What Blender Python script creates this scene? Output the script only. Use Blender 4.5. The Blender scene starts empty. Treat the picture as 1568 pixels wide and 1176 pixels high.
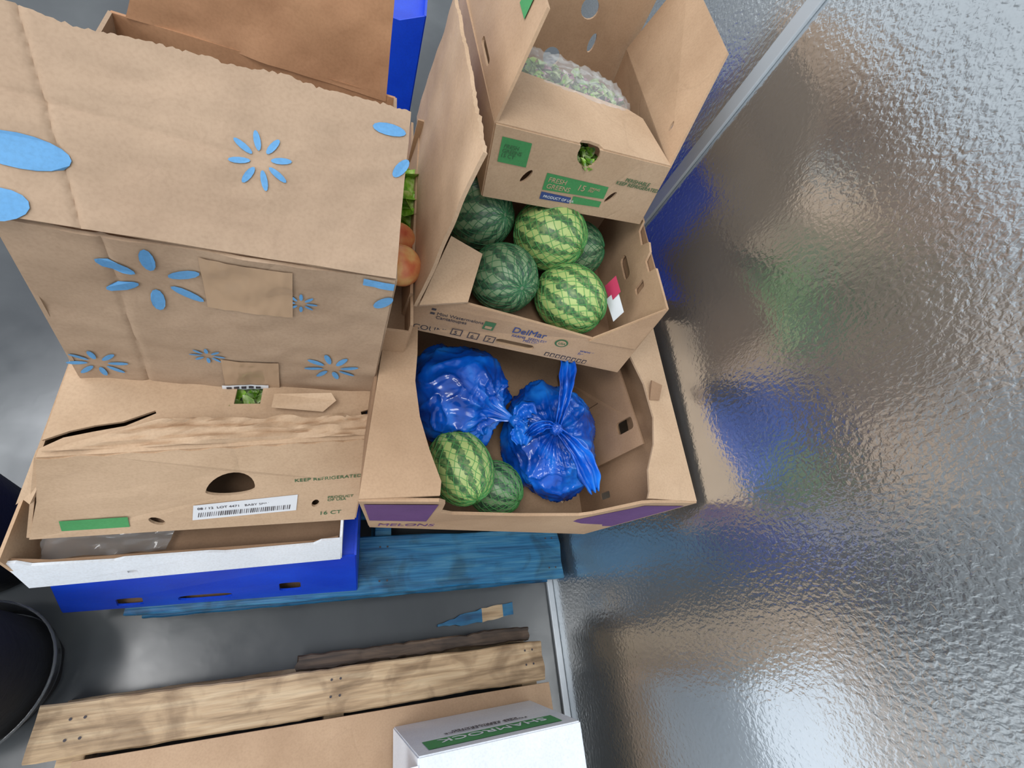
import bpy, math, random
from mathutils import Vector, Matrix, noise
random.seed(4)
sc=bpy.context.scene
col=sc.collection
V=Vector
# ------------------------------------------------------------ materials
def new_mat(name):
    m=bpy.data.materials.new(name); m.use_nodes=True
    nt=m.node_tree; b=nt.nodes['Principled BSDF']
    return m,nt,b
def setb(b,**k):
    for kk,v in k.items():
        kk=kk.replace('_',' ')
        if kk in b.inputs: b.inputs[kk].default_value=v
def rgb(r,g,b): # sRGB 0..255 -> linear
    f=lambda c:(c/255/12.92 if c/255<=.04045 else ((c/255+.055)/1.055)**2.4)
    return (f(r),f(g),f(b),1)
def ramp(nt,stops,interp='LINEAR'):
    n=nt.nodes.new('ShaderNodeValToRGB'); n.color_ramp.interpolation=interp
    e=n.color_ramp.elements
    e[0].position,e[0].color=stops[0]; e[1].position,e[1].color=stops[-1]
    for p,c in stops[1:-1]:
        x=e.new(p); x.color=c
    return n
def tex(nt,kind,scale,detail=3,vec=None,dist=0,**k):
    n=nt.nodes.new(kind); n.inputs['Scale'].default_value=scale
    if 'Detail' in n.inputs: n.inputs['Detail'].default_value=detail
    if 'Distortion' in n.inputs: n.inputs['Distortion'].default_value=dist
    if vec: nt.links.new(vec,n.inputs['Vector'])
    return n
def geo_pos(nt):
    return nt.nodes.new('ShaderNodeNewGeometry').outputs['Position']
def objc(nt):
    return nt.nodes.new('ShaderNodeTexCoord').outputs['Object']
def mapped(nt,src,scale=(1,1,1),rot=(0,0,0)):
    n=nt.nodes.new('ShaderNodeMapping'); n.inputs['Scale'].default_value=scale; n.inputs['Rotation'].default_value=rot
    nt.links.new(src,n.inputs['Vector']); return n.outputs['Vector']
def bump(nt,b,src,strength,dist=.002):
    n=nt.nodes.new('ShaderNodeBump'); n.inputs['Strength'].default_value=strength; n.inputs['Distance'].default_value=dist
    nt.links.new(src,n.inputs['Height'])
    nt.links.new(n.outputs['Normal'],b.inputs['Normal']); return n
def simple(name,c,rough=.6,**k):
    m,nt,b=new_mat(name); setb(b,Base_Color=c,Roughness=rough,**k); return m
def paperish(name,c1,c2,rough=.75,sc_=7,bs=.2,crease=True):
    m,nt,b=new_mat(name)
    p=geo_pos(nt)
    n=tex(nt,'ShaderNodeTexNoise',sc_,5,p)
    r=ramp(nt,[(.3,c1),(.7,c2)])
    nt.links.new(n.outputs['Fac'],r.inputs['Fac'])
    n2=tex(nt,'ShaderNodeTexNoise',260,2,p)
    mx=nt.nodes.new('ShaderNodeMix'); mx.data_type='RGBA'; mx.blend_type='MULTIPLY'
    r2=ramp(nt,[(.25,(.86,.84,.82,1)),(.6,(1,1,1,1))]); nt.links.new(n2.outputs['Fac'],r2.inputs['Fac'])
    mx.inputs['Factor'].default_value=.7
    nt.links.new(r.outputs['Color'],mx.inputs['A']); nt.links.new(r2.outputs['Color'],mx.inputs['B'])
    v=nt.nodes.new('ShaderNodeTexVoronoi'); v.feature='DISTANCE_TO_EDGE'; v.inputs['Scale'].default_value=6.5
    dn=tex(nt,'ShaderNodeTexNoise',5,2,p)
    mxv=nt.nodes.new('ShaderNodeMix'); mxv.data_type='RGBA'; mxv.inputs['Factor'].default_value=.15
    nt.links.new(p,mxv.inputs['A']); nt.links.new(dn.outputs['Color'],mxv.inputs['B'])
    nt.links.new(mxv.outputs['Result'],v.inputs['Vector'])
    rv=ramp(nt,[(0,(0,0,0,1)),(.03,(1,1,1,1))]); nt.links.new(v.outputs['Distance'],rv.inputs['Fac'])
    n3=tex(nt,'ShaderNodeTexNoise',22,4,p,dist=.4)
    n4=tex(nt,'ShaderNodeTexNoise',3.1,2,p)
    r4=ramp(nt,[(.56,(0,0,0,1)),(.68,(1,1,1,1))]); nt.links.new(n4.outputs['Fac'],r4.inputs['Fac'])
    mc=nt.nodes.new('ShaderNodeMix'); mc.data_type='RGBA'; mc.inputs['A'].default_value=(1,1,1,1)
    nt.links.new(r4.outputs['Color'],mc.inputs['Factor']); nt.links.new(rv.outputs['Color'],mc.inputs['B'])
    m3=nt.nodes.new('ShaderNodeMix'); m3.data_type='RGBA'; m3.blend_type='MULTIPLY'; m3.inputs['Factor'].default_value=.05 if crease else 0
    nt.links.new(mx.outputs['Result'],m3.inputs['A']); nt.links.new(mc.outputs['Result'],m3.inputs['B'])
    nt.links.new(m3.outputs['Result'],b.inputs['Base Color'])
    ad=nt.nodes.new('ShaderNodeMath'); ad.operation='MULTIPLY_ADD'; ad.inputs[1].default_value=.28 if crease else 0
    nt.links.new(mc.outputs['Result'],ad.inputs[0]); nt.links.new(n3.outputs['Fac'],ad.inputs[2])
    bump(nt,b,ad.outputs[0],bs,.008)
    setb(b,Roughness=rough); return m
CARD=paperish('cardboard_kraft',rgb(170,138,108),rgb(190,158,127))
CARDL=paperish('cardboard_light',rgb(182,152,122),rgb(200,170,140),bs=.26)
CARDG=paperish('cardboard_grey_kraft',rgb(158,132,108),rgb(173,147,122),bs=.24)
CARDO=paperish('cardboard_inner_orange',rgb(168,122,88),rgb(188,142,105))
CARDD=paperish('cardboard_inner_shaded',rgb(136,106,80),rgb(158,126,98))  # darker kraft copy for carton insides, their shade put into the colour
WHITEC=paperish('white_carton',rgb(214,220,228),rgb(230,234,240),rough=.5,bs=.1)
BLUEC=paperish('blue_carton',rgb(8,58,196),rgb(16,76,220),rough=.35,bs=.1)
PURP=paperish('purple_print',rgb(92,58,110),rgb(106,70,124),rough=.6)
BLUEINK=paperish('light_blue_ink',rgb(80,138,186),rgb(98,154,200))
GREENINK=paperish('green_ink',rgb(60,136,78),rgb(76,152,92))
DGREENINK=simple('dark_green_ink',rgb(62,104,68),.7)
NAVY=simple('navy_ink',rgb(52,72,128),.7)
BLACKINK=simple('dark_ink',rgb(66,60,64),.7)
PAPER=simple('white_label',rgb(220,222,226),.5)
PINK=simple('pink_label',rgb(195,60,96),.5)
TAPE=simple('packing_tape',rgb(172,144,117),.12)
def wood(name,c1,c2,c3,rough=.6,axis=0):
    m,nt,b=new_mat(name)
    p=geo_pos(nt)
    s=[26,26,26]; s[axis]=2.4
    v=mapped(nt,p,tuple(s))
    n=tex(nt,'ShaderNodeTexNoise',2.6,8,v,dist=.7)
    r=ramp(nt,[(.28,c1),(.48,c2),(.72,c3)]); nt.links.new(n.outputs['Fac'],r.inputs['Fac'])
    s2=[200,200,200]; s2[axis]=6
    n2=tex(nt,'ShaderNodeTexNoise',1,4,mapped(nt,p,tuple(s2)))
    mx=nt.nodes.new('ShaderNodeMix'); mx.data_type='RGBA'; mx.blend_type='MULTIPLY'; mx.inputs['Factor'].default_value=.5
    r2=ramp(nt,[(.3,(.6,.6,.6,1)),(.6,(1,1,1,1))]); nt.links.new(n2.outputs['Fac'],r2.inputs['Fac'])
    n4=tex(nt,'ShaderNodeTexNoise',11,5,p,dist=.8)
    r4=ramp(nt,[(.34,(.5,.46,.42,1)),(.5,(1,1,1,1))]); nt.links.new(n4.outputs['Fac'],r4.inputs['Fac'])
    m4=nt.nodes.new('ShaderNodeMix'); m4.data_type='RGBA'; m4.blend_type='MULTIPLY'; m4.inputs['Factor'].default_value=.8
    nt.links.new(r.outputs['Color'],mx.inputs['A']); nt.links.new(r2.outputs['Color'],mx.inputs['B'])
    nt.links.new(mx.outputs['Result'],m4.inputs['A']); nt.links.new(r4.outputs['Color'],m4.inputs['B'])
    nt.links.new(m4.outputs['Result'],b.inputs['Base Color'])
    bump(nt,b,n2.outputs['Fac'],.5,.003); setb(b,Roughness=rough); return m
WBLUE=wood('blue_painted_wood',rgb(14,74,116),rgb(30,106,150),rgb(72,134,166),.5)
WOOD=wood('raw_pine_wood',rgb(140,114,84),rgb(188,158,122),rgb(212,186,150))
WDARK=wood('weathered_wood',rgb(50,40,34),rgb(84,68,56),rgb(120,98,78))
def metal(name,bs,rough):
    m,nt,b=new_mat(name)
    p=geo_pos(nt)
    v=mapped(nt,p,(1,1,.85))
    n=tex(nt,'ShaderNodeTexNoise',120,2,v,dist=.3)
    n2=tex(nt,'ShaderNodeTexNoise',11,2,v)
    ad=nt.nodes.new('ShaderNodeMath'); ad.operation='MULTIPLY_ADD'; ad.inputs[1].default_value=1.3
    nt.links.new(n2.outputs['Fac'],ad.inputs[0]); nt.links.new(n.outputs['Fac'],ad.inputs[2])
    bump(nt,b,ad.outputs[0],bs,.004)
    n3=tex(nt,'ShaderNodeTexNoise',2.2,4,p)
    r=ramp(nt,[(.3,rgb(200,206,210)),(.7,rgb(224,228,230))]); nt.links.new(n3.outputs['Fac'],r.inputs['Fac'])
    nt.links.new(r.outputs['Color'],b.inputs['Base Color'])
    setb(b,Metallic=.94,Roughness=rough); return m
METAL=metal('embossed_galvanized_metal',.23,.19)
TRIMM=simple('metal_trim',rgb(182,188,194),.4,Metallic=.3)
def floor_mat():
    m,nt,b=new_mat('polished_concrete')
    p=geo_pos(nt)
    n=tex(nt,'ShaderNodeTexNoise',1.6,9,p,dist=.4)
    r=ramp(nt,[(.3,rgb(60,63,66)),(.5,rgb(78,81,83)),(.75,rgb(98,101,102))]); nt.links.new(n.outputs['Fac'],r.inputs['Fac'])
    nt.links.new(r.outputs['Color'],b.inputs['Base Color'])
    n2=tex(nt,'ShaderNodeTexNoise',9,6,p)
    r2=ramp(nt,[(.3,(.14,)*3+(1,)),(.8,(.3,)*3+(1,))]); nt.links.new(n2.outputs['Fac'],r2.inputs['Fac'])
    nt.links.new(r2.outputs['Color'],b.inputs['Roughness'])
    n3=tex(nt,'ShaderNodeTexNoise',40,3,p); bump(nt,b,n3.outputs['Fac'],.05,.002)
    return m
FLOOR=floor_mat()
def melon_mat(name,light,dark,nstr):
    m,nt,b=new_mat(name)
    o=objc(nt)
    sp=nt.nodes.new('ShaderNodeSeparateXYZ'); nt.links.new(o,sp.inputs[0])
    at=nt.nodes.new('ShaderNodeMath'); at.operation='ARCTAN2'
    nt.links.new(sp.outputs['Y'],at.inputs[0]); nt.links.new(sp.outputs['X'],at.inputs[1])
    n=tex(nt,'ShaderNodeTexNoise',58,6,o,dist=1.0)
    ma=nt.nodes.new('ShaderNodeMath'); ma.operation='MULTIPLY_ADD'; ma.inputs[1].default_value=nstr
    nm=nt.nodes.new('ShaderNodeMath'); nm.operation='MULTIPLY'; nm.inputs[1].default_value=5.6
    nt.links.new(n.outputs['Fac'],nm.inputs[0])
    nt.links.new(at.outputs[0],ma.inputs[0]); nt.links.new(nm.outputs[0],ma.inputs[2])
    si=nt.nodes.new('ShaderNodeMath'); si.operation='SINE'; nt.links.new(ma.outputs[0],si.inputs[0])
    r=ramp(nt,[(.0,light),(.42,light),(.62,dark),(1,dark)])
    mr=nt.nodes.new('ShaderNodeMapRange'); mr.inputs['From Min'].default_value=-1; nt.links.new(si.outputs[0],mr.inputs['Value'])
    nt.links.new(mr.outputs['Result'],r.inputs['Fac'])
    n2=tex(nt,'ShaderNodeTexNoise',110,4,o)
    mx=nt.nodes.new('ShaderNodeMix'); mx.data_type='RGBA'; mx.inputs['B'].default_value=light
    r2=ramp(nt,[(.42,(0,0,0,1)),(.7,(.5,.5,.5,1))]); nt.links.new(n2.outputs['Fac'],r2.inputs['Fac'])
    nt.links.new(r2.outputs['Color'],mx.inputs['Factor']); nt.links.new(r.outputs['Color'],mx.inputs['A'])
    nt.links.new(mx.outputs['Result'],b.inputs['Base Color'])
    setb(b,Roughness=.42); return m
MELA=melon_mat('watermelon_rind',rgb(172,190,116),rgb(56,96,56),12)
MELB=melon_mat('watermelon_rind_dark',rgb(122,146,110),rgb(46,78,58),12)
NET=simple('green_netting',rgb(50,116,72),.5)
NETL=simple('pale_green_netting',rgb(84,158,84),.5)
def bag_mat():
    m,nt,b=new_mat('blue_plastic_film')
    o=objc(nt)
    n=tex(nt,'ShaderNodeTexNoise',9,3,o,dist=1.0)
    n.noise_type='RIDGED_MULTIFRACTAL'
    w=tex(nt,'ShaderNodeTexNoise',36,2,o,dist=1.0); w.noise_type='RIDGED_MULTIFRACTAL'
    ad=nt.nodes.new('ShaderNodeMath'); ad.operation='MULTIPLY_ADD'; ad.inputs[1].default_value=.15
    nt.links.new(w.outputs['Fac'],ad.inputs[0]); nt.links.new(n.outputs['Fac'],ad.inputs[2])
    bump(nt,b,ad.outputs[0],.5,.008)
    n5=tex(nt,'ShaderNodeTexNoise',10,4,o,dist=1)
    r=ramp(nt,[(.3,rgb(4,44,128)),(.5,rgb(6,84,190)),(.7,rgb(34,128,228))]); nt.links.new(n5.outputs['Fac'],r.inputs['Fac'])
    nt.links.new(r.outputs['Color'],b.inputs['Base Color'])
    setb(b,Roughness=.17,Specular_IOR_Level=.6); return m
BAG=bag_mat()
CLEAR=simple('clear_plastic',(.9,.93,.95,1),.08,Transmission_Weight=.9,IOR=1.35)
BLACKF=paperish('black_fabric',rgb(12,12,14),rgb(20,20,23),rough=.9,bs=.4,crease=False)
def leaf_mat(name,a,b_,c,sc_=70):
    m,nt,b=new_mat(name)
    n=tex(nt,'ShaderNodeTexNoise',sc_,4,geo_pos(nt))
    r=ramp(nt,[(.3,a),(.5,b_),(.68,c)]); nt.links.new(n.outputs['Fac'],r.inputs['Fac'])
    nt.links.new(r.outputs['Color'],b.inputs['Base Color']); setb(b,Roughness=.4); return m
SALAD=leaf_mat('salad_leaf_mix',rgb(80,112,58),rgb(130,158,84),rgb(200,208,170))
SALAD2=leaf_mat('purple_leaf_mix',rgb(120,66,88),rgb(170,126,138),rgb(225,220,205))
LETT=leaf_mat('lettuce_leaf',rgb(90,150,40),rgb(140,190,60),rgb(200,215,140))
PEACHM=leaf_mat('peach_skin',rgb(205,86,66),rgb(226,146,92),rgb(236,196,126),28)
# ------------------------------------------------------------ geometry helpers
def link(o,parent=None):
    col.objects.link(o)
    if parent is not None: o.parent=parent
    return o
def empty(name,loc=(0,0,0)):
    e=bpy.data.objects.new(name,None); e.location=loc; e.empty_display_size=.05; col.objects.link(e); return e
def mesh_obj(name,verts,faces,mat,parent=None,smooth=False):
    me=bpy.data.meshes.new(name); me.from_pydata([tuple(v) for v in verts],[],faces); me.update()
    if mat: me.materials.append(mat)
    if smooth:
        for p in me.polygons: p.use_smooth=True
    return link(bpy.data.objects.new(name,me),parent)
def bil(q,s,t):
    return q[0]*(1-s)*(1-t)+q[1]*s*(1-t)+q[2]*s*t+q[3]*(1-s)*t
def nrm(q):
    return ((q[1]-q[0]+q[2]-q[3]).cross(q[3]-q[0]+q[2]-q[1])).normalized()
def Q(*p): return [V(x) for x in p]
def wobf(seed,amp,freq):
    def f(s,t):
        if amp==0: return 0
        return amp*noise.noise(V((s*freq,t*freq,seed*7.3)))+amp*.35*noise.noise(V((s*freq*3.1,t*freq*3.1,seed*3.1+9)))
    return f
def cpanel(name,q,outline=None,holes=(),mat=CARD,parent=None,th=.005,wob=None):
    """flat die-cut sheet; outline/holes in (s,t) of quad q=[BL,BR,TR,TL]"""
    if outline is None: outline=[(0,0),(1,0),(1,1),(0,1)]
    W=((q[1]-q[0]).length+(q[2]-q[3]).length)/2; H=((q[3]-q[0]).length+(q[2]-q[1]).length)/2
    cu=bpy.data.curves.new(name,'CURVE'); cu.dimensions='2D'; cu.fill_mode='BOTH'; cu.extrude=th/2
    for loop in [outline]+list(holes):
        sp=cu.splines.new('POLY'); sp.points.add(len(loop)-1)
        for i,(s,t) in enumerate(loop): sp.points[i].co=(s*W,t*H,0,1)
        sp.use_cyclic_u=True
    ob=bpy.data.objects.new(name+'_c',cu); col.objects.link(ob)
    dg=bpy.context.evaluated_depsgraph_get()
    me=bpy.data.meshes.new_from_object(ob.evaluated_get(dg))
    bpy.data.objects.remove(ob)
    n=nrm(q)
    for v in me.vertices:
        s,t=v.co.x/W,v.co.y/H
        off=v.co.z+(wob(s,t) if wob else 0)
        v.co=bil(q,s,t)+n*off
    me.materials.clear(); me.materials.append(mat)
    for p in me.polygons: p.use_smooth=False
    me.name=name
    return link(bpy.data.objects.new(name,me),parent)
def gpanel(name,q,mat=CARD,parent=None,nx=40,ny=24,th=.005,wob=None,top=None,bot=None,left=None,right=None):
    n=nrm(q); vs=[]; fs=[]
    for j in range(ny+1):
        for i in range(nx+1):
            s,t=i/nx,j/ny
            t2=t
            if top: t2+=t*top(s)
            if bot: t2+=(1-t)*bot(s)
            s2=s
            if left: s2+=(1-s)*left(t)
            if right: s2+=s*right(t)
            vs.append(bil(q,s2,t2)+n*(wob(s2,t2) if wob else 0))
    for j in range(ny):
        for i in range(nx):
            a=j*(nx+1)+i; fs.append((a,a+1,a+nx+2,a+nx+1))
    o=mesh_obj(name,vs,fs,mat,parent,True)
    m=o.modifiers.new('t','SOLIDIFY'); m.thickness=th; m.offset=0
    es=o.modifiers.new('e','EDGE_SPLIT'); es.split_angle=math.radians(50)
    return o
def decal(name,q,poly,mat,parent,off=.0035,wob=None):
    n=nrm(q); vs=[bil(q,s,t)+n*(off+(wob(s,t) if wob else 0)) for s,t in poly]
    return mesh_obj(name,vs,[tuple(range(len(vs)))],mat,parent)
def gdecal(name,q,s0,s1,t0,t1,mat,parent,off,wob,nx=20,ny=12):
    n=nrm(q); vs=[];fs=[]
    for j in range(ny+1):
        for i in range(nx+1):
            s=s0+(s1-s0)*i/nx; t=t0+(t1-t0)*j/ny
            vs.append(bil(q,s,t)+n*(off+wob(s,t)+.0008*noise.noise(V((s*40,t*30,1)))))
    for j in range(ny):
        for i in range(nx):
            a=j*(nx+1)+i; fs.append((a,a+1,a+nx+2,a+nx+1))
    return mesh_obj(name,vs,fs,mat,parent,True)
def circ(cx,cy,rx,ry,n=20,a0=0,a1=2*math.pi,rot=0):
    out=[]
    for i in range(n):
        a=a0+(a1-a0)*i/n
        x,y=rx*math.cos(a),ry*math.sin(a)
        out.append((cx+x*math.cos(rot)-y*math.sin(rot),cy+x*math.sin(rot)+y*math.cos(rot)))
    return out
def rrect(cx,cy,w,h,n=3,r=.3):
    out=[]; rx=min(w,h)*r
    for k,(sx,sy) in enumerate([(1,1),(-1,1),(-1,-1),(1,-1)]):
        for i in range(n+1):
            a=math.pi/2*(k+i/n)
            out.append((cx+sx*(w/2-rx)+rx*math.cos(a),cy+sy*(h/2-rx)+rx*math.sin(a)))
    return out
def text(name,q,s,t,size,body,mat,parent,off=.0036,align='LEFT',rot=0,flip=False):
    cu=bpy.data.curves.new(name,'FONT'); cu.body=body; cu.size=size; cu.align_x=align; cu.extrude=0.0002; cu.space_line=.85
    cu.materials.append(mat)
    o=bpy.data.objects.new(name,cu)
    ux=(q[1]-q[0]+q[2]-q[3]).normalized(); n=nrm(q); uy=n.cross(ux)
    if flip: ux=-ux; uy=-uy
    if rot:
        R=Matrix.Rotation(rot,3,n); ux=R@ux; uy=R@uy
    M=Matrix((ux,uy,n)).transposed().to_4x4(); M.translation=bil(q,s,t)+n*off
    link(o,parent); o.matrix_world=M
    return o
def spark(q,s,t,r,mat,parent,rays=8,wob=None,rot=0,off=.0035):
    W=((q[1]-q[0]).length+(q[2]-q[3]).length)/2; H=((q[3]-q[0]).length+(q[2]-q[1]).length)/2
    n=nrm(q); vs=[];fs=[]
    for k in range(rays):
        a=rot+2*math.pi*k/rays
        cx,cy=math.cos(a)*r*.66,math.sin(a)*r*.66
        b=len(vs)
        for x,y in circ(cx,cy,r*.34,r*(.13 if rays==6 else .11),12,rot=a):
            S,T=s+x/W,t+y/H
            vs.append(bil(q,S,T)+n*(off+(wob(S,T) if wob else 0)))
        fs.append(tuple(range(b,b+12)))
    return mesh_obj('printed_spark',vs,fs,mat,parent)
def box_mesh(name,x0,x1,y0,y1,z0,z1,mat,parent=None,bev=.002,jit=0):
    vs=[(x,y,z) for x in (x0,x1) for y in (y0,y1) for z in (z0,z1)]
    if jit: vs=[tuple(c+random.uniform(-jit,jit) for c in v) for v in vs]
    fs=[(0,1,3,2),(4,6,7,5),(0,4,5,1),(2,3,7,6),(0,2,6,4),(1,5,7,3)]
    o=mesh_obj(name,vs,fs,mat,parent)
    if bev:
        b=o.modifiers.new('b','BEVEL'); b.width=bev; b.segments=2
    return o
def board(name,x0,x1,y0,y1,z0,z1,mat,parent,seed=1,rough=.003,skew=0):
    """plank along x with ragged ends and slightly worn edges"""
    nx=60; vs=[];fs=[]
    for i in range(nx+1):
        u=i/nx; x=x0+(x1-x0)*u
        e0=rough*noise.noise(V((x*9,seed,0)))+rough*.6*noise.noise(V((x*40,seed,3)))
        e1=rough*noise.noise(V((x*9,seed,7)))+rough*.6*noise.noise(V((x*40,seed,9)))
        ya=y0+e0+skew*u; yb=y1+e1+skew*u
        for (y,z) in ((ya,z0),(yb,z0),(yb,z1-.003),(yb-.003,z1),(ya+(yb-ya)*.66,z1),(ya+(yb-ya)*.33,z1),(ya+.003,z1),(ya,z1-.003)):
            ddx=0
            if i in (0,nx): ddx=rough*2*noise.noise(V((y*60,seed,i)))
            vs.append((x+ddx,y,z+.0008*noise.noise(V((x*6,y*9,seed)))))
    for i in range(nx):
        for k in range(8):
            a=i*8+k;b=i*8+(k+1)%8
            fs.append((a,b,b+8,a+8))
    fs.append(tuple(range(8))[::-1]); fs.append(tuple(range(nx*8,nx*8+8)))
    return mesh_obj(name,vs,fs,mat,parent)
# ------------------------------------------------------------ camera
Xr=V((1746,-147,-700)).normalized(); Zr=V((314,402,700)).normalized()
Yr=Zr.cross(Xr).normalized(); Xr=Yr.cross(Zr)
cd=bpy.data.cameras.new('camera'); cam=bpy.data.objects.new('camera',cd); col.objects.link(cam)
M=Matrix((Xr,Yr,Zr)).to_4x4(); M.translation=V((0,0,1.5)); cam.matrix_world=M
cd.sensor_width=36; cd.lens=36*700/1568; cd.clip_start=.02
sc.camera=cam
# ------------------------------------------------------------ room
mesh_obj('floor',[(-9,-6,0),(9,-6,0),(9,14,0),(-9,14,0)],[(0,1,2,3)],FLOOR)
WX=.742
box_mesh('wall_right',WX,WX+.06,-3,6,0,3.2,METAL,bev=0)
box_mesh('trim_1',WX-.008,WX,.885,.920,0,3.2,TRIMM,bev=.002)
box_mesh('trim_2',WX-.022,WX,-3,6,0,.012,TRIMM,bev=.003)
# ------------------------------------------------------------ pallets
def pallet(name,x0,x1,y0,y1,mat,boardy,skews=None):
    e=empty(name)
    for i,(a,b) in enumerate(boardy):
        board('deck_board_%d'%(i+1),x0+random.uniform(-.004,.004),x1+random.uniform(-.004,.004),a,b,.12,.14,mat,e,seed=i+x0,skew=(skews or {}).get(i,0))
    for i,x in enumerate((x0+.04,(x0+x1)/2-.02,x1-.06)):
        box_mesh('stringer_%d'%(i+1),x,x+.045,y0+.012,y1-.01,.018,.119,mat,e)
    for i,y in enumerate((y0,(y0+y1)/2-.05,y1-.1)):
        board('bottom_board_%d'%(i+1),x0,x1,y,y+.1,0.0,.0175,mat,e,seed=i+9)
    vs=[];fs=[]
    for (a,b) in boardy:
        for x in (x0+.052,x0+.075,(x0+x1)/2-.008,(x0+x1)/2+.012,x1-.05,x1-.028):
            for y in (a+.03,b-.03):
                k=len(vs)
                for i in range(8):
                    an=math.pi*i/4; vs.append((x+.0028*math.cos(an),y+.0028*math.sin(an),.1412))
                fs.append(tuple(range(k,k+8)))
    mesh_obj('nail_heads',vs,fs,BLACKINK,e)
    return e
pallet('blue_wood_pallet',-.375,.722,.103,1.2,WBLUE,[(.103,.25),(.30,.39),(.46,.55),(.62,.71),(.78,.87),(.94,1.03),(1.07,1.2)])
rp=pallet('raw_wood_pallet',-.475,.612,-1.1,-.047,WOOD,[(-.140,-.046),(-.30,-.21),(-.46,-.37),(-.62,-.53),(-.78,-.69),(-.94,-.85),(-1.1,-1.0)],{0:-.012})
board('worn_lead_board',-.02,.60,-.052,-.018,.055,.09,WDARK,rp,seed=77,rough=.008)
vs=[];n=14
for i in range(n+1):
    u=i/n; x=.35+.24*u; w=.003+.014*math.sin(min(1,u*1.6)*math.pi/2)+random.uniform(-.003,.003)
    yc=.012+.024*u
    for dz in (0.0,.012):
        vs.append((x,yc-w,dz)); vs.append((x,yc+w,dz))
fs=[]
for i in range(n):
    a=i*4;b=a+4
    fs+=[(a,b,b+2,a+2),(a+1,a+3,b+3,b+1),(a+2,b+2,b+3,a+3),(a,a+1,b+1,b)]
fs+=[(0,2,3,1),(n*4,n*4+1,n*4+3,n*4+2)]
deb=mesh_obj('broken_wood_splinter',vs,fs,WBLUE)
deb.data.materials.append(WOOD)
for p in deb.data.polygons:
    if .48<p.center.x<.56 and p.center.z>.01: p.material_index=1
# ------------------------------------------------------------ left stack
e=empty('blue_corrugated_tray')
q=Q((-.485,.122,.145),(.108,.117,.145),(.082,.165,.395),(-.43,.155,.395))
cpanel('front_wall',q,holes=[rrect(.2,.2,.08,.24),rrect(.44,.18,.18,.16),rrect(.74,.30,.08,.24)],mat=BLUEC,parent=e)
cpanel('right_wall',Q((.108,.117,.145),(.11,.75,.145),(.085,.75,.395),(.082,.165,.395)),mat=BLUEC,parent=e)
cpanel('left_wall',Q((-.485,.75,.145),(-.485,.122,.145),(-.43,.155,.395),(-.43,.75,.395)),mat=BLUEC,parent=e)
cpanel('back_wall',Q((.11,.75,.145),(-.485,.75,.145),(-.43,.75,.395),(.085,.75,.395)),mat=BLUEC,parent=e)
cpanel('bottom',Q((-.48,.125,.148),(.105,.12,.148),(.105,.745,.148),(-.48,.745,.148)),mat=CARDD,parent=e)
cpanel('tray_lid',Q((-.43,.156,.39),(.082,.166,.39),(.082,.745,.39),(-.43,.745,.39)),mat=BLUEC,parent=e)
e=empty('white_cardboard_tray')
q=Q((-.450,.143,.40),(.052,.160,.40),(.046,.186,.478),(-.462,.172,.478))
cpanel('front_wall',q,[(0,0),(1,0),(1,1),(.93,1),(.9,.86),(.6,.80),(.55,.86),(.3,.86),(.27,.8),(.06,.86),(.03,1),(0,1)],[rrect(.3,.3,.03,.1)],WHITEC,e)
cpanel('inner_front',[p+V((0,.006,0)) for p in q],[(0.01,0),(.99,0),(.99,.95),(.9,.8),(.1,.8),(0.01,.95)],(),CARDD,e)
cpanel('right_wall',Q((.052,.160,.40),(.055,.74,.40),(.05,.74,.495),(.046,.186,.495)),mat=WHITEC,parent=e)
cpanel('left_wall',Q((-.450,.74,.40),(-.450,.146,.40),(-.462,.172,.495),(-.455,.74,.495)),mat=CARD,parent=e)
cpanel('back_wall',Q((.055,.74,.40),(-.457,.74,.40),(-.455,.74,.495),(.05,.74,.495)),mat=WHITEC,parent=e)
cpanel('bottom',Q((-.448,.155,.403),(.05,.165,.403),(.05,.735,.403),(-.448,.735,.403)),mat=CARDD,parent=e)
gpanel('plastic_liner',Q((-.44,.185,.415),(-.26,.19,.425),(-.24,.25,.45),(-.44,.25,.46)),CLEAR,e,24,12,.0008,wobf(8,.012,5))
# greens carton (closed, crushed)
e=empty('greens_carton')
q=Q((-.432,.205,.496),(.070,.222,.496),(.076,.316,.70),(-.368,.272,.70))
fo=[(0,0)]+[(i/30,.0) for i in range(1,30)]+[(1,0),(1,.5),(.985,1)]+[(1-i/30,1+.012*math.sin(i*1.7)) for i in range(1,30)]+[(0,1),(.01,.5)]
dome_hole=[(.5425+.0775*math.cos(a),.50+(.22 if math.sin(a)>0 else .06)*math.sin(a)) for a in [2*math.pi*i/28 for i in range(28)]]
cpanel('front_wall',q,fo,[dome_hole,circ(.335,.15,.02,.06,12,rot=.3),circ(.84,.26,.014,.05,12)],CARDL,e)
decal('printed_label',q,[(.08,.10),(.26,.10),(.25,.24),(.07,.24)],GREENINK,e)
lab=[(.44,.14),(.775,.19),(.77,.40),(.435,.34)]
decal('shipping_label',q,lab,PAPER,e,off=.0038)
for i in range(44):
    s=.455+i*.0068; w=random.choice([.0015,.0025,.0035])
    t0=.175+(s-.43)*.12
    decal('barcode',q,[(s,t0),(s+w,t0),(s+w,t0+.06),(s,t0+.06)],BLACKINK,e,off=.0042)
text('label_text',q,.45,.28,.0085,'08 / 12  LOT 4471   BABY SPINACH   22 B',BLACKINK,e,off=.0044,rot=.02)
text('print_text',q,.75,.56,.0125,'KEEP REFRIGERATED',DGREENINK,e,rot=.04)
text('print_text_2',q,.88,.32,.010,'PRODUCT\nOF USA',DGREENINK,e)
text('print_text_3',q,.86,.10,.016,'16 CT',DGREENINK,e)
ztop=.70
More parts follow.
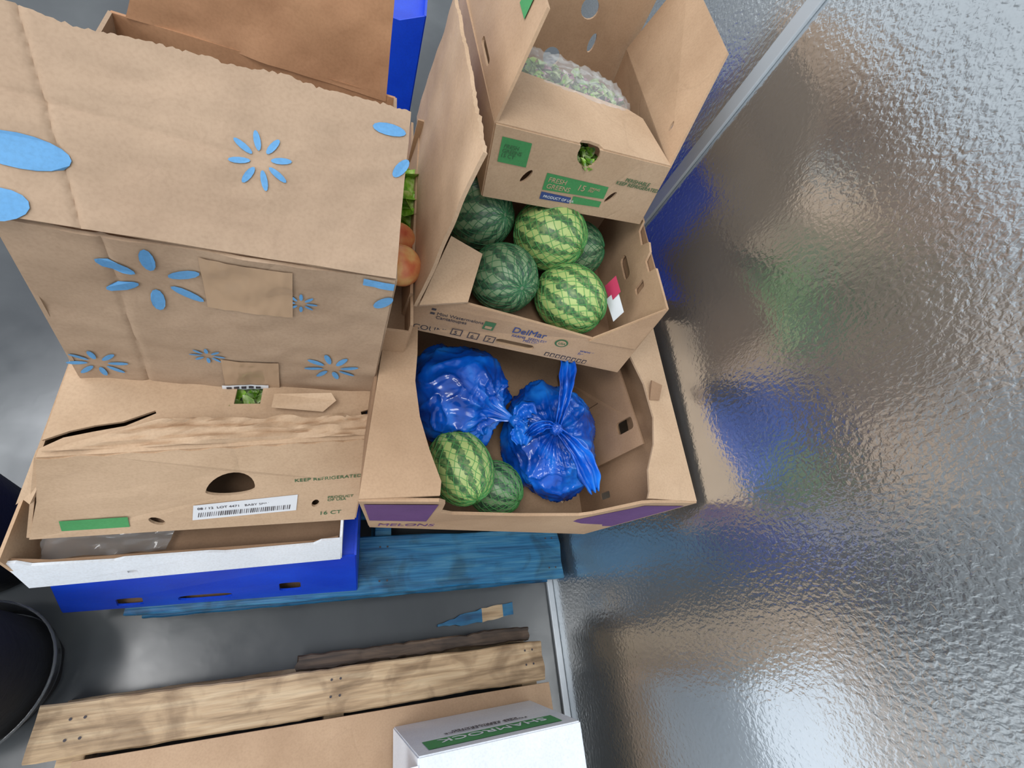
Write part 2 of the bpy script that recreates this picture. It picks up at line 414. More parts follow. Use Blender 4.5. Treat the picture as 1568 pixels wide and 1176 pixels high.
tq=Q((-.368,.272,ztop),(.076,.316,ztop),(.11,.78,ztop),(-.375,.78,ztop))
to=[(0,0),(.2,0),(.4,0),(.6,0),(.8,0),(1,0),(1.0,.09),(.955,.10),(.95,.115),(1.0,.13),(1,1),(0,1),(0,.05),(.06,.075),(.12,.09),(.19,.10),(.27,.135),(.275,.125),(.20,.085),(.12,.07),(.05,.055),(0,.025)]
cpanel('top_panel',tq,to,[[(.50,.155),(.585,.155),(.585,.25),(.50,.25)],[(.9,.03),(.93,.03),(.93,.06),(.9,.06)]],CARDL,e,wob=None)
gpanel('top_flap_skin',Q((-.362,.279,ztop+.006),(.07,.322,ztop+.006),(.075,.356,ztop+.016),(-.24,.330,ztop+.014)),CARDL,e,60,8,.003,wobf(5,.010,6),top=lambda s:.35*noise.noise(V((s*8,2,2))))
cpanel('folded_tab',Q((-.085,.352,ztop+.018),(.02,.362,ztop+.008),(.01,.388,ztop+.030),(-.09,.387,ztop+.020)),[(0,.2),(.75,0),(1,.6),(.95,1),(.05,.9)],(),CARDL,e,.004)
cpanel('right_wall',Q((.070,.222,.5),(.11,.77,.5),(.11,.78,.7),(.076,.316,.7)),mat=CARD,parent=e)
cpanel('left_wall',Q((-.432,.77,.5),(-.432,.205,.5),(-.368,.272,.7),(-.375,.78,.7)),mat=CARDL,parent=e)
cpanel('back_wall',Q((.11,.77,.5),(-.432,.77,.5),(-.375,.78,.7),(.11,.78,.7)),mat=CARD,parent=e)
cpanel('bottom',Q((-.43,.21,.503),(.07,.226,.503),(.10,.765,.503),(-.43,.765,.503)),mat=CARDD,parent=e)
cpanel('torn_tab',Q((-.37,.285,.70),(-.345,.279,.70),(-.40,.235,.60),(-.425,.24,.58)),[(0,0),(1,0),(.9,.5),(1,1),(.4,.9),(0,1)],(),CARDL,e,.005)
def leafpile(name,cx,cy,cz,rx,ry,rz,n,mats,parent=None,size=.02):
    vs=[];fs=[];mi=[]
    for k in range(n):
        a=random.uniform(0,2*math.pi); r=math.sqrt(random.random())
        x=cx+rx*r*math.cos(a); y=cy+ry*r*math.sin(a); z=cz+random.uniform(-rz,rz)*(1-.5*r)
        R=Matrix.Rotation(random.uniform(0,6.28),3,'Z')@Matrix.Rotation(random.uniform(-.9,.9),3,'X')
        L=size*random.uniform(.6,1.3); W=L*.5; b=len(vs)
        pts=[(0,-L,0),(W*.8,-L*.5,.003),(W,.1*L,.005),(W*.6,L*.7,.002),(0,L,-.003),(-W*.6,L*.7,.002),(-W,.1*L,.005),(-W*.8,-L*.5,.003)]
        for p in pts: vs.append(V((x,y,z))+R@V(p))
        vs.append(V((x,y,z))+R@V((0,0,-.004)))
        m=random.randrange(len(mats))
        for i in range(8): fs.append((b+i,b+(i+1)%8,b+8)); mi.append(m)
    o=mesh_obj(name,vs,fs,None,parent,True)
    for m in mats: o.data.materials.append(m)
    for p,m in zip(o.data.polygons,mi): p.material_index=m
    return o
leafpile('packed_greens',-.13,.38,.685,.06,.05,.012,150,[SALAD,LETT],e,.014)
# open-top shipping box with blue spark print
e=empty('open_shipping_box')
wl0=wobf(11,.007,3.2)
wl=lambda s,t: wl0(s,t)-.0025*math.exp(-((s-.20-.02*t)/.008)**2)
q=Q((-.352,.402,.703),(.074,.410,.703),(.069,.405,1.03),(-.318,.405,1.03))
gpanel('front_wall',q,CARDG,e,110,50,.005,wl,bot=lambda s:-.02*math.sin(s*math.pi)+.0)
blf=.0045
spark(q,.31,.80,.058,BLUEINK,e,6,wl,.5,blf)
spark(q,.715,.78,.021,BLUEINK,e,8,wl,0,blf)
spark(q,.41,.30,.023,BLUEINK,e,8,wl,0,blf)
spark(q,.83,.27,.042,BLUEINK,e,8,wl,.25,blf)
spark(q,.07,.14,.036,BLUEINK,e,8,wl,.1,blf)
gdecal('ink_patch',q,.90,.999,.955,.992,BLUEINK,e,blf+.001,wl)
decal('ink_petal',q,circ(.975,.86,.022,.05,16,rot=-.5),BLUEINK,e,blf,wl)
gdecal('packing_tape',q,.44,.69,.68,.97,TAPE,e,blf+.0003,wl,40)
gdecal('packing_tape_low',q,.45,.64,.0,.28,TAPE,e,blf+.0003,wl,40)
gdecal('barcode_label',q,.44,.60,-.01,.03,PAPER,e,blf+.002,wl)
for i in range(5):
    gdecal('barcode_bar',q,.455+i*.025,.472+i*.025,-.002,.02,BLACKINK,e,blf+.0026,wl,2,2)
fq=Q((-.318,.404,1.034),(.069,.404,1.034),(.068,.575,1.150),(-.330,.553,1.150))
wf0=wobf(21,.007,3)
wf=lambda s,t: wf0(s,t)-.003*math.exp(-((s-.185+.10*t)/.008)**2)-.002*math.exp(-((t-.62+.15*s)/.02)**2)*(1 if s<.5 else max(0,1-(s-.5)*6))
jag=lambda s: .03*noise.noise(V((s*7,1,4)))+.012*noise.noise(V((s*33,1,8)))+.014*noise.noise(V((s*90,1,8)))+.02*math.sin(s*3.1)-.01
gpanel('front_flap',fq,CARDG,e,140,50,.006,wf,top=jag)
spark(fq,.595,.53,.032,BLUEINK,e,8,wf,.2,blf)
decal('ink_petal_2',fq,circ(.94,.86,.05,.035,14),BLUEINK,e,blf,wf)
decal('ink_petal_3',fq,circ(.985,.66,.018,.06,14,rot=-.3),BLUEINK,e,blf,wf)
decal('ink_petal_4',fq,circ(.075,.33,.10,.085,20),BLUEINK,e,blf,wf)
decal('ink_petal_5',fq,circ(.02,.05,.065,.09,16,rot=-.4),BLUEINK,e,blf,wf)
cpanel('right_wall',Q((.074,.410,.703),(.074,.80,.703),(.066,.80,1.03),(.069,.405,1.03)),mat=CARDG,parent=e)
cpanel('left_wall',Q((-.352,.80,.703),(-.352,.402,.703),(-.318,.405,1.03),(-.318,.80,1.03)),mat=CARDG,parent=e)
cpanel('back_wall',Q((-.35,.80,.703),(.074,.80,.703),(.066,.80,1.03),(-.318,.80,1.03)),mat=CARDO,parent=e)
gpanel('back_flap',Q((-.30,.80,1.03),(.052,.80,1.02),(.040,.815,1.24),(-.21,.815,1.24)),CARDO,e,30,20,.005,wobf(31,.008,3))
cpanel('bottom',Q((-.35,.405,.707),(.07,.412,.707),(.07,.795,.707),(-.35,.795,.707)),mat=CARDD,parent=e)
# ------------------------------------------------------------ right stack
e=empty('produce_carton')
for nme,qq in (('front_wall',Q((.13,.30,.145),(.70,.28,.145),(.66,.28,.495),(.13,.30,.495))),('right_wall',Q((.70,.28,.145),(.70,.72,.145),(.66,.72,.495),(.66,.28,.495))),('left_wall',Q((.13,.72,.145),(.13,.30,.145),(.13,.30,.495),(.13,.72,.495))),('back_wall',Q((.70,.72,.145),(.13,.72,.145),(.13,.72,.495),(.66,.72,.495))),('top_panel',Q((.13,.30,.494),(.66,.28,.494),(.66,.72,.494),(.13,.72,.494)))):
    cpanel(nme,qq,mat=CARD,parent=e)
e=empty('melon_carton')
BL,BR,TR,TL=V((.10,.205,.50)),V((.60,.170,.50)),V((.728,.178,.755)),V((.055,.188,.775))
q=[BL,BR,TR,TL]
lip=.60
fo=[(0,0),(1,0),(1,1),(.83,1),(.80,.98),(.74,.66),(.71,lip),(.5,lip-.03),(.26,lip),(.22,.66),(.205,.95),(.185,1),(0,1)]
cpanel('front_wall',q,fo,(),CARD,e,.006)
decal('purple_band_right',q,[(.76,.30),(.985,.30),(.985,.93),(.83,.93),(.76,.60),(.74,.50)],PURP,e,.0042)
decal('purple_band_left',q,[(.01,.35),(.2,.35),(.19,.93),(.01,.93)],PURP,e,.0042)
text('print_text',q,.03,.12,.03,'MELONS',PURP,e,.0046)
def ledge(name,pts,mat,zf,th=.005):
    vs=[];n=len(pts)
    for x,y in pts: vs.append((x,y,zf(x,y)))
    for x,y in pts: vs.append((x,y,zf(x,y)-th))
    fs=[tuple(range(n)),tuple(range(2*n-1,n-1,-1))]+[(i,i+n,(i+1)%n+n,(i+1)%n) for i in range(n)]
    return mesh_obj(name,vs,fs,mat,e)
ledge('left_ledge',[(.055,.188),(.18,.192),(.183,.215),(.165,.27),(.150,.33),(.143,.40),(.148,.46),(.152,.60),(.10,.60)],CARD,lambda x,y:.778-.01*(y-.2))
ledge('right_ledge',[(.605,.186),(.728,.178),(.722,.40),(.718,.62),(.63,.62),(.628,.52),(.655,.44),(.662,.36),(.648,.30),(.62,.245),(.612,.20)],CARDL,lambda x,y:.757+.08*(y-.18))
cpanel('torn_tab',Q((.66,.40,.775),(.685,.40,.776),(.69,.43,.792),(.665,.44,.792)),mat=CARDD,parent=e)
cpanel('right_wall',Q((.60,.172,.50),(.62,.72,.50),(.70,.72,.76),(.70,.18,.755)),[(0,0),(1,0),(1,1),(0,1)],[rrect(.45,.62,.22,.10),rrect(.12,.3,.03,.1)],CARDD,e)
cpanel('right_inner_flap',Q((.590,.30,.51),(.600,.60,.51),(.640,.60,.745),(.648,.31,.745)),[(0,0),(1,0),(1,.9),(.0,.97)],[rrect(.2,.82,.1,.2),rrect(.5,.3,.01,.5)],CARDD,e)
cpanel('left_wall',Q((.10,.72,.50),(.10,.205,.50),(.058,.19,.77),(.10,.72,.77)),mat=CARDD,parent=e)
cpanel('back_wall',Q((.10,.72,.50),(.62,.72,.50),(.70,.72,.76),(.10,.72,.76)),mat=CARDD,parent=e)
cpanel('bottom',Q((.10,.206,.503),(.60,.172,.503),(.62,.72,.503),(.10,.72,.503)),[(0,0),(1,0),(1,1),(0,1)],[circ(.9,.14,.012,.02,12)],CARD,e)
def watermelon(loc,r,stretch=1.08,rot=(0,0,0),mat=MELA,net=NET):
    n,m=48,32; vs=[];fs=[]
    def P(a,b,k=1.0):
        rr=r*k*(1+.012*math.sin(a*5+b))
        return V((rr*math.sin(b)*math.cos(a),rr*math.sin(b)*math.sin(a),rr*stretch*math.cos(b)*(1-.03*math.exp(-((b)/.25)**2)-.03*math.exp(-((b-math.pi)/.25)**2))))
    vs.append(P(0,0))
    for j in range(1,m):
        for i in range(n): vs.append(P(2*math.pi*i/n,math.pi*j/m))
    vs.append(P(0,math.pi))
    for i in range(n): fs.append((0,1+i,1+(i+1)%n))
    for j in range(m-2):
        for i in range(n):
            a=1+j*n+i;b=1+j*n+(i+1)%n; fs.append((a,a+n,b+n,b))
    L=len(vs)-1; o0=1+(m-2)*n
    for i in range(n): fs.append((L,o0+(i+1)%n,o0+i))
    o=mesh_obj('watermelon',vs,fs,mat,None,True); o.location=loc; o.rotation_euler=rot
    cu=bpy.data.curves.new('netting','CURVE'); cu.dimensions='3D'; cu.bevel_depth=.00055; cu.materials.append(net)
    for sgn in (1,-1):
        for k in range(20):
            a0=2*math.pi*k/20
            sp=cu.splines.new('POLY'); N=48; sp.points.add(N)
            for i in range(N+1):
                b=.06+(math.pi-.12)*i/N
                aa=a0+sgn*b*1.1+.16*noise.noise(V((k,b*3,sgn+r*50)))
                p=P(aa,b,1.007); sp.points[i].co=(*p,1)
    c=bpy.data.objects.new('netting',cu); link(c,o)
    return o
watermelon((.262,.290,.625),.066,1.22,(1.35,.2,.3),MELA,NETL)
watermelon((.355,.263,.566),.059,1.1,(.9,.6,.4),MELB,NETL)
watermelon((.262,.755,.868),.070,1.08,(.7,.5,.2),MELB)
watermelon((.408,.712,.895),.074,1.06,(1.0,1.0,.3),MELA,NETL)
watermelon((.312,.618,.842),.069,1.1,(.9,.35,0),MELB)
watermelon((.462,.592,.842),.071,1.12,(1.0,1.3,.2),MELA,NETL)
watermelon((.50,.74,.842),.066,1.05,(.9,.3,1),MELB)
def bag(name,loc,rx,ry,rz,knot,seed,tails):
    e=empty(name,loc)
    n,m=180,100; vs=[];fs=[]
    kd=V(knot).normalized()
    rotq=V((0,0,1)).rotation_difference(kd)
    for j in range(m+1):
        b=math.pi*j/m
        for i in range(n):
            a=2*math.pi*i/n
            d=V((math.sin(b)*math.cos(a),math.sin(b)*math.sin(a),math.cos(b)))
            folds=math.exp(-(b/1.2)**2)
            rr=1+.26*math.exp(-(b/.13)**2)-.12*math.exp(-((b-.38)/.3)**2)
            cc,ss=math.cos(a),math.sin(a)
            ph=a*8+seed+2.6*noise.noise(V((cc*1.5,ss*1.5,b*1.0+seed)))
            ph2=a*17+seed*2+2*noise.noise(V((cc*2,ss*2+b,seed+5)))
            rr+=folds*min(1,b*4)*(.055*(1-2*abs(math.sin(ph*.5)))+.02*(1-2*abs(math.sin(ph2*.5))))
            nn=noise.noise(d*1.5+V((seed,0,0)))
            w3=V((noise.noise(d*2+V((9,seed,0))),noise.noise(d*2+V((0,9,seed))),noise.noise(d*2+V((seed,0,9)))))*.8
            rid=1-abs(noise.noise(d*2.2+w3+V((0,seed,0))))*2
            rid2=1-abs(noise.noise(d*4.5+w3*2+V((0,seed,3))))*2
            rr+=.10*nn+.06*rid**4+.022*rid2**4-.03
            p=rotq@(d*rr); vs.append((p.x*rx,p.y*ry,max(p.z*rz,-.93*rz)))
    for j in range(m):
        for i in range(n):
            a=j*n+i;c=j*n+(i+1)%n; fs.append((a,a+n,c+n,c))
    mesh_obj('bag_body',vs,fs,BAG,e,True)
    kp=V((kd.x*rx,kd.y*ry,kd.z*rz))*1.22
    kv=[];kf=[]
    for j in range(13):
        for i in range(20):
            a=2*math.pi*i/20;b=math.pi*j/12
            d=V((math.sin(b)*math.cos(a),math.sin(b)*math.sin(a),math.cos(b)))
            kv.append(kp+d*.014*(1+.4*noise.noise(d*3+V((seed,1,1)))))
    for j in range(12):
        for i in range(20):
            a=j*20+i;c=j*20+(i+1)%20; kf.append((a,a+20,c+20,c))
    mesh_obj('knot',kv,kf,BAG,e,True)
    for k,(end,mid,w) in enumerate(tails):
        end=V(end)-V(loc); mid=V(mid)-V(loc)
        tv=[];tf=[];N=30;Mw=16
        for i in range(N+1):
            u=i/N
            c=kp*(1-u)**2+mid*2*u*(1-u)+end*u*u
            tg=(2*(1-u)*(mid-kp)+2*u*(end-mid)).normalized()
            sd=tg.cross(V((-.3,-.4,1))).normalized(); up=sd.cross(tg)
            ww=w*(.25+.95*math.sin(min(1,u*1.25)*math.pi*.55)) *(1 if u<.85 else (1-(u-.85)*3.5))
            for j in range(Mw+1):
                x=(j/Mw-.5)*2
                tv.append(c+sd*x*ww*(1+.2*noise.noise(V((u*6,seed,x))))+up*(.006*math.cos(x*7+seed+u*3)+.007*noise.noise(V((x*3,u*7,seed)))))
        for i in range(N):
            for j in range(Mw):
                a=i*(Mw+1)+j; tf.append((a,a+1,a+Mw+2,a+Mw+1))
        o=mesh_obj('tail_%d'%(k+1),tv,tf,BAG,e,True)
        s=o.modifiers.new('s','SOLIDIFY'); s.thickness=.001
    return e
bag('blue_plastic_bag',(.268,.458,.618),.124,.122,.10,(.75,-.55,.45),2.3,[((.41,.385,.685),(.39,.40,.70),.024),((.385,.325,.67),(.385,.36,.69),.020)])
bag('blue_plastic_bag',(.488,.368,.608),.112,.142,.098,(-.30,-.14,.9),5.1,[((.484,.505,.755),(.460,.43,.79),.015),((.520,.215,.70),(.48,.285,.76),.018),((.39,.34,.69),(.41,.355,.745),.010)])
# ------------------------------------------------------------ upper melon carton
e=empty('melon_carton')
BL,BR,TR,TL=V((.115,.525,.765)),V((.60,.472,.765)),V((.592,.497,.965)),V((.12,.52,.965))
q=[BL,BR,TR,TL]
fo=[(0,0),(1,0),(1,1),(.78,.42),(.6,.46),(.45,.49),(.2,.54),(.1,.50),(0,.42)]
cpanel('front_wall',q,fo,[rrect(.475,.10,.17,.085)],CARD,e,.006)
text('count_text',q,.05,.03,.020,'COUNT',BLACKINK,e)
for i,s in enumerate((.2,.27,.34)):
    for a,b in (((s,.05),(s+.045,.06)),((s,.14),(s+.045,.15)),((s,.05),(s+.004,.15)),((s+.041,.05),(s+.045,.15))):
        decal('tick_box',q,[(a[0],a[1]),(b[0],a[1]),(b[0],b[1]),(a[0],b[1])],BLACKINK,e)
    text('tick_number',q,s+.012,.065,.015,str(5+i),BLACKINK,e)
text('print_text',q,.12,.30,.012,'Mini Watermelons\nCantaloupes',BLACKINK,e)
for t in (.30,.36):
    decal('check_square',q,[(.095,t),(.112,t),(.112,t+.03),(.095,t+.03)],BLACKINK,e)
decal('square_logo',q,[(.31,.24),(.355,.24),(.355,.36),(.31,.36)],DGREENINK,e)
decal('square_logo_inner',q,[(.318,.26),(.347,.26),(.347,.30),(.318,.30)],CARD,e,.0042)
text('brand_text',q,.43,.28,.024,'DelMar',NAVY,e)
text('melon_text',q,.44,.215,.010,'FARMS  SEEDLESS\n          MELON',NAVY,e)
decal('round_logo',q,circ(.66,.27,.03,.06,20),DGREENINK,e)
decal('round_logo_inner',q,circ(.66,.27,.022,.044,20),CARD,e,.0042)
text('round_logo_text',q,.645,.255,.009,'USA',DGREENINK,e,.0046)
text('website_text',q,.76,.20,.012,'www.melon\nfarms.com',NAVY,e)
for i in range(8):
    s=.62+i*.026
    decal('tick_box_low',q,[(s,.03),(s+.02,.03),(s+.02,.09),(s,.09)],BLACKINK,e)
    decal('tick_fill',q,[(s+.004,.04),(s+.016,.04),(s+.016,.08),(s+.004,.08)],CARD,e,.0042)
cpanel('right_wall',Q((.60,.472,.765),(.62,.88,.765),(.615,.88,.965),(.592,.497,.965)),[(0,0),(1,0),(1,1),(.62,1),(.60,.9),(.5,.88),(.46,1),(.40,.98),(.38,.88),(.3,.88),(.27,1),(0,1)],[rrect(.5,.55,.16,.12),rrect(.28,.7,.05,.16)],CARD,e)
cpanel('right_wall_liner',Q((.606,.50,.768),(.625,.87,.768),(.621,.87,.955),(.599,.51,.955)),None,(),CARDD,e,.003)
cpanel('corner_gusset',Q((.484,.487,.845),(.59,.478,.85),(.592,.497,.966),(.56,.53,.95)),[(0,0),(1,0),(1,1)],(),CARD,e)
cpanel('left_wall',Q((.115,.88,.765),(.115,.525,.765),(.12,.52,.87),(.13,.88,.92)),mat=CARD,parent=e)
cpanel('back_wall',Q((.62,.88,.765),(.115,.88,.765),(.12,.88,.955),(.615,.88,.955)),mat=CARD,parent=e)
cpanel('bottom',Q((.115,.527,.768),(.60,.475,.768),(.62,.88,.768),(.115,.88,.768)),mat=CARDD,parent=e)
gpanel('standing_side_flap',Q((.128,.505,.855),(.128,.97,.905),(.142,.89,1.165),(.162,.528,1.155)),CARDL,e,60,30,.006,wobf(41,.006,1.8),top=lambda s:.010*noise.noise(V((s*9,3,3)))+.012*noise.noise(V((s*40,3,3))))
cpanel('corner_ledge',Q((.135,.502,.862),(.218,.510,.880),(.247,.612,.90),(.188,.64,.902)),mat=CARDL,parent=e)
decal('price_sticker',q,[(.86,.46),(.90,.50),(.895,.58),(.855,.54)],PAPER,e,.005)
mesh_obj('produce_tag',[(.525,.605,.885),(.536,.570,.875),(.540,.573,.91),(.530,.605,.92)],[(0,1,2,3)],PINK,e)
mesh_obj('produce_tag_2',[(.530,.58,.872),(.546,.535,.858),(.552,.538,.89),(.538,.583,.905)],[(0,1,2,3)],PAPER,e)
# ------------------------------------------------------------ upper greens carton (open)
e=empty('greens_carton')
q=Q((.234,.697,.962),(.594,.729,.962),(.566,.726,1.10),(.211,.694,1.10))
notch=[(1,0),(1,1),(.56,1)]+[(.50+.062*math.cos(a),.90+.17*math.sin(a)) for a in [math.radians(x) for x in range(35,-216,-18)]]+[(.44,1),(0,1),(0,0)]
cpanel('front_wall',q,notch,[circ(.205,.42,.018,.11,14,rot=-.2),circ(.725,.36,.018,.11,14,rot=-.2)],CARDL,e)
decal('green_label',q,[(.31,.28),(.685,.32),(.685,.52),(.31,.54)],GREENINK,e)
decal('blue_label',q,[(.31,.13),(.49,.14),(.49,.24),(.31,.25)],NAVY,e)
decal('green_label_2',q,[(.50,.15),(.68,.17),(.68,.27),(.50,.27)],GREENINK,e)
decal('green_square',q,[(.04,.55),(.19,.55),(.19,.88),(.04,.88)],GREENINK,e)
text('label_text',q,.325,.42,.014,'FRESH',CARDL,e,.004); text('label_text_2',q,.325,.32,.014,'GREENS',CARDL,e,.004)
text('label_text_3',q,.5,.38,.018,'15',CARDL,e,.004); text('label_text_4',q,.575,.43,.007,'SPRING\nMIX',CARDL,e,.004)
text('square_text',q,.055,.75,.010,'FRESH\nGREENS\n15 CT',DGREENINK,e,.004)
text('print_text',q,.72,.66,.011,'     PERISHABLE\nKEEP REFRIGERATED',DGREENINK,e,.004)
text('print_text_2',q,.325,.165,.008,'PRODUCT OF USA',PAPER,e,.004)
cpanel('top_panel',Q((.211,.694,1.10),(.566,.726,1.10),(.53,.862,1.105),(.235,.860,1.105)),[(0,0),(.43,0),(.45,.06),(.50,.08),(.55,.06),(.57,0),(1,0),(1,.9),(.9,1),(.1,1),(0,.9)],(),CARDL,e)
cpanel('left_wall',Q((.20,1.14,.962),(.234,.697,.962),(.211,.694,1.10),(.185,1.14,1.10)),mat=CARD,parent=e)
lf=Q((.190,1.14,1.10),(.211,.694,1.10),(.240,.74,1.25),(.22,1.12,1.27))
cpanel('left_flap',lf,[(0,0),(1,0),(1,1),(0,1)],[rrect(.62,.10,.18,.07)],CARD,e)
decal('green_print',lf,[(.75,.72),(.86,.72),(.86,.95),(.75,.95)],GREENINK,e,.004)
cpanel('right_wall',Q((.594,.729,.962),(.60,1.14,.962),(.58,1.14,1.10),(.566,.726,1.10)),mat=CARD,parent=e)
rf=Q((.566,.726,1.10),(.58,1.14,1.10),(.612,1.12,1.27),(.612,.85,1.255))
cpanel('right_flap',rf,[(0,0),(1,0),(1,1),(0,1)],[circ(.16,.18,.012,.05,10)],CARD,e)
bq=Q((.20,1.14,.962),(.60,1.15,.962),(.585,1.15,1.30),(.19,1.14,1.30))
cpanel('back_wall',bq,None,[circ(.55,.20,.05,.06,18),circ(.75,.36,.02,.06,12),circ(.66,.53,.05,.06,18),circ(.25,.2,.05,.06,18)],CARD,e)
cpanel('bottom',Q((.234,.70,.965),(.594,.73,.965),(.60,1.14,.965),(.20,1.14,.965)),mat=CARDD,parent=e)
e2=empty('bagged_salad')
leafpile('salad_leaves',.385,.90,1.085,.125,.05,.022,420,[SALAD,SALAD,SALAD2,LETT],e2,.014)
leafpile('salad_leaves_lower',.385,.93,1.04,.14,.09,.04,300,[SALAD,SALAD2],e2,.016)
vs=[];fs=[];nx,ny=50,24
for j in range(ny+1):
    for i in range(nx+1):
        s,t=i/nx*2-1,j/ny*2-1
        edge=max(0,1-(abs(s)**4+abs(t)**4)/1.2)
        z=1.075+.045*edge+.010*noise.noise(V((s*5,t*5,2)))+.008*noise.noise(V((s*14,t*14,5)))
        vs.append((.385+.15*s,.90+.065*t-.012*s,z))
for j in range(ny):
    for i in range(nx):
        a=j*(nx+1)+i; fs.append((a,a+1,a+nx+2,a+nx+1))
FILM,nt,b=new_mat('clear_film')
setb(b,Base_Color=(.9,.9,.92,1),Roughness=.12,Alpha=.22,Specular_IOR_Level=1.0)
mesh_obj('film',vs,fs,FILM,e2,True)
leafpile('packed_leaves',.39,.735,1.06,.04,.025,.02,80,[SALAD,LETT],e2,.012)
# ------------------------------------------------------------ lettuce and peaches in narrow carton between stacks
e=empty('produce_carton')
cpanel('front_wall',Q((.078,.46,.72),(.122,.46,.72),(.122,.46,.84),(.078,.46,.84)),mat=CARD,parent=e)
cpanel('bottom',Q((.078,.46,.80),(.122,.46,.80),(.126,1.0,.80),(.0,1.0,.80)),mat=CARD,parent=e)
cpanel('side_wall',Q((.122,.46,.72),(.126,1.0,.72),(.126,1.0,.87),(.122,.46,.86)),mat=CARD,parent=e)
def peach(loc,r):
    vs=[];fs=[];n,m=24,16
    for j in range(m+1):
        for i in range(n):
            a=2*math.pi*i/n;b=math.pi*j/m
            d=V((math.sin(b)*math.cos(a),math.sin(b)*math.sin(a),math.cos(b)*.92))
            k=1-.07*math.exp(-((a-math.pi)/.3)**2)*math.sin(b)-.12*math.exp(-(b/.25)**2)
            vs.append(d*r*k)
    for j in range(m):
        for i in range(n):
            a=j*n+i;c=j*n+(i+1)%n; fs.append((a,a+n,c+n,c))
    o=mesh_obj('peach',vs,fs,PEACHM,None,True); o.location=loc; o.rotation_euler=(.4,.3,.5)
peach((.100,.565,.885),.036); peach((.097,.636,.870),.034)
leafpile('lettuce_head',.112,.75,.875,.03,.06,.02,40,[LETT],None,.045)
# ------------------------------------------------------------ background blue crate
e=empty('blue_corrugated_crate')
cpanel('front_wall',Q((-.42,1.32,.0),(.16,1.30,0),(.145,1.30,.95),(-.42,1.32,.95)),[(0,0),(1,0),(1,1),(.9,.97),(0,.97)],[rrect(.9,.72,.1,.012)],BLUEC,e)
cpanel('right_wall',Q((.16,1.30,0),(.18,1.8,0),(.175,1.8,.95),(.145,1.30,.95)),None,[rrect(.3,.8,.2,.05)],BLUEC,e)
cpanel('left_wall',Q((-.42,1.8,0),(-.42,1.32,0),(-.42,1.32,.95),(-.42,1.8,.95)),mat=BLUEC,parent=e)
cpanel('back_wall',Q((.18,1.8,0),(-.42,1.8,0),(-.42,1.8,.95),(.175,1.8,.95)),mat=BLUEC,parent=e)
cpanel('top_panel',Q((-.42,1.32,.90),(.145,1.30,.90),(.175,1.8,.90),(-.42,1.8,.90)),mat=BLUEC,parent=e)
# ------------------------------------------------------------ near pallet load
e=empty('flattened_cardboard_sheet')
gpanel('sheet',Q((-.40,-.70,.146),(.64,-.70,.146),(.62,-.158,.146),(-.40,-.146,.146)),CARD,e,30,20,.006,wobf(51,.003,3))
e=empty('white_produce_box')
x0,x1,yf,zb,zt=.205,.525,-.192,.155,.50
q=Q((x1+.03,yf,zb),(x0,yf,zb),(x0-.01,yf,zt),(x1-.012,yf,zt))
cpanel('back_wall',q,mat=WHITEC,parent=e)
decal('green_stripe',q,[(.08,.70),(.93,.70),(.93,.92),(.08,.92)],GREENINK,e)
text('print_text',q,.5,.745,.042,'SHAMROCK',WHITEC,e,.0045,align='CENTER')
text('print_text_2',q,.5,.60,.016,'FOODS  FRESH PRODUCE\nKEEP REFRIGERATED',BLACKINK,e,.0045,align='CENTER')
cpanel('top_panel',Q((x0-.01,-.6,zt),(x1-.012,-.6,zt),(x1-.012,yf,zt),(x0-.01,yf,zt)),mat=WHITEC,parent=e)
cpanel('right_wall',Q((x1+.03,-.6,zb),(x1+.03,yf,zb),(x1-.012,yf,zt),(x1-.012,-.6,zt)),mat=WHITEC,parent=e)
cpanel('left_wall',Q((x0,yf,zb),(x0,-.6,zb),(x0-.01,-.6,zt),(x0-.01,yf,zt)),mat=WHITEC,parent=e)
cpanel('side_flap',Q((x0-.01,-.6,zt),(x0-.01,yf-.01,zt),(x0-.10,yf-.03,zt-.09),(x0-.10,-.6,zt-.09)),mat=WHITEC,parent=e)
cpanel('front_wall',Q((x0,-.6,zb),(x1+.03,-.6,zb),(x1-.012,-.6,zt),(x0-.01,-.6,zt)),mat=WHITEC,parent=e)
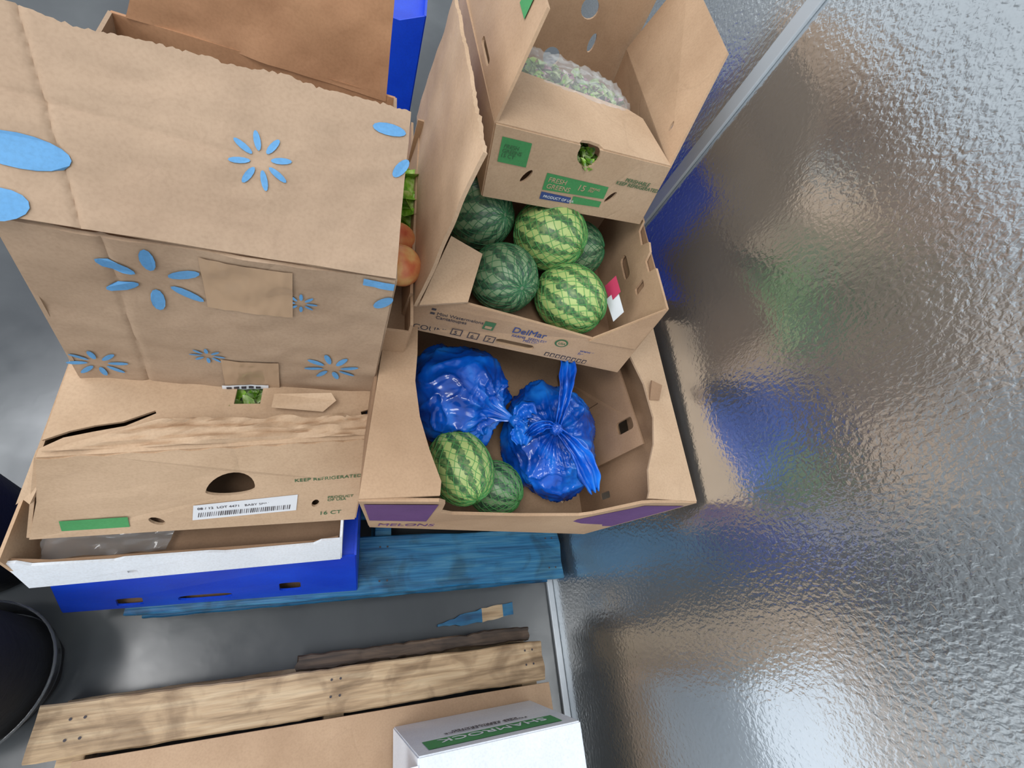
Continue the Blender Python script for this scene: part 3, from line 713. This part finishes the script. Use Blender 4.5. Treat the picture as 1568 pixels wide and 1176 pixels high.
# ------------------------------------------------------------ black bins
def lathe(name,prof,mat,parent,n=48,wob=0,closed=True):
    vs=[];fs=[]
    for r,z in prof:
        for i in range(n):
            a=2*math.pi*i/n; k=1+wob*noise.noise(V((math.cos(a)*3,math.sin(a)*3,z*9)))
            vs.append((r*k*math.cos(a),r*k*math.sin(a),z))
    for j in range(len(prof)-1):
        for i in range(n):
            a=j*n+i;b=j*n+(i+1)%n; fs.append((a,b,b+n,a+n))
    if closed: fs.append(tuple(range(n))[::-1])
    return mesh_obj(name,vs,fs,mat,parent,True)
def bin_(loc,r,h,rim=False):
    e=empty('black_round_bin',loc)
    lathe('body',[(r*.82,0.002),(r*.86,.02),(r*.97,h*.85),(r,h*.93),(r*.99,h*.97),(r*.93,h),(r*.7,h*1.01),(r*.4,h*1.0),(.001,h*.99)],BLACKF,e,wob=.05)
    if rim:
        lathe('clear_rim',[(r*.90,.05),(r*1.02,.13),(r*1.05,.135),(r*1.05,.14),(r*1.02,.14)],CLEAR,e,closed=False)
    return e
bin_((-.620,.010,0),.140,.38,True)
bin_((-.700,.290,0),.132,.40)
# ------------------------------------------------------------ light
w=bpy.data.worlds.new('world'); sc.world=w; w.use_nodes=True
bg=w.node_tree.nodes['Background']; bg.inputs['Color'].default_value=(.88,.94,1,1); bg.inputs['Strength'].default_value=.86
def area(name,loc,tgt,sx,sy,power,c=(1,1,1)):
    l=bpy.data.lights.new(name,'AREA'); l.shape='RECTANGLE'; l.size=sx; l.size_y=sy; l.energy=power; l.color=c
    o=bpy.data.objects.new(name,l); col.objects.link(o); o.location=loc
    o.rotation_euler=(V(tgt)-V(loc)).to_track_quat('-Z','Y').to_euler(); return o
area('ceiling_light',(-1.2,-.6,4.2),(0,.4,.5),2.0,.8,60,(1,.99,.98))
area('ceiling_light',(-2.5,2.5,4.5),(0,.6,.5),3.0,.8,70,(.94,.97,1))
area('doorway_daylight',(-4.5,-2.5,2.2),(0,.2,.5),3.0,2.6,120,(.9,.96,1))
sc.view_settings.view_transform='Standard'
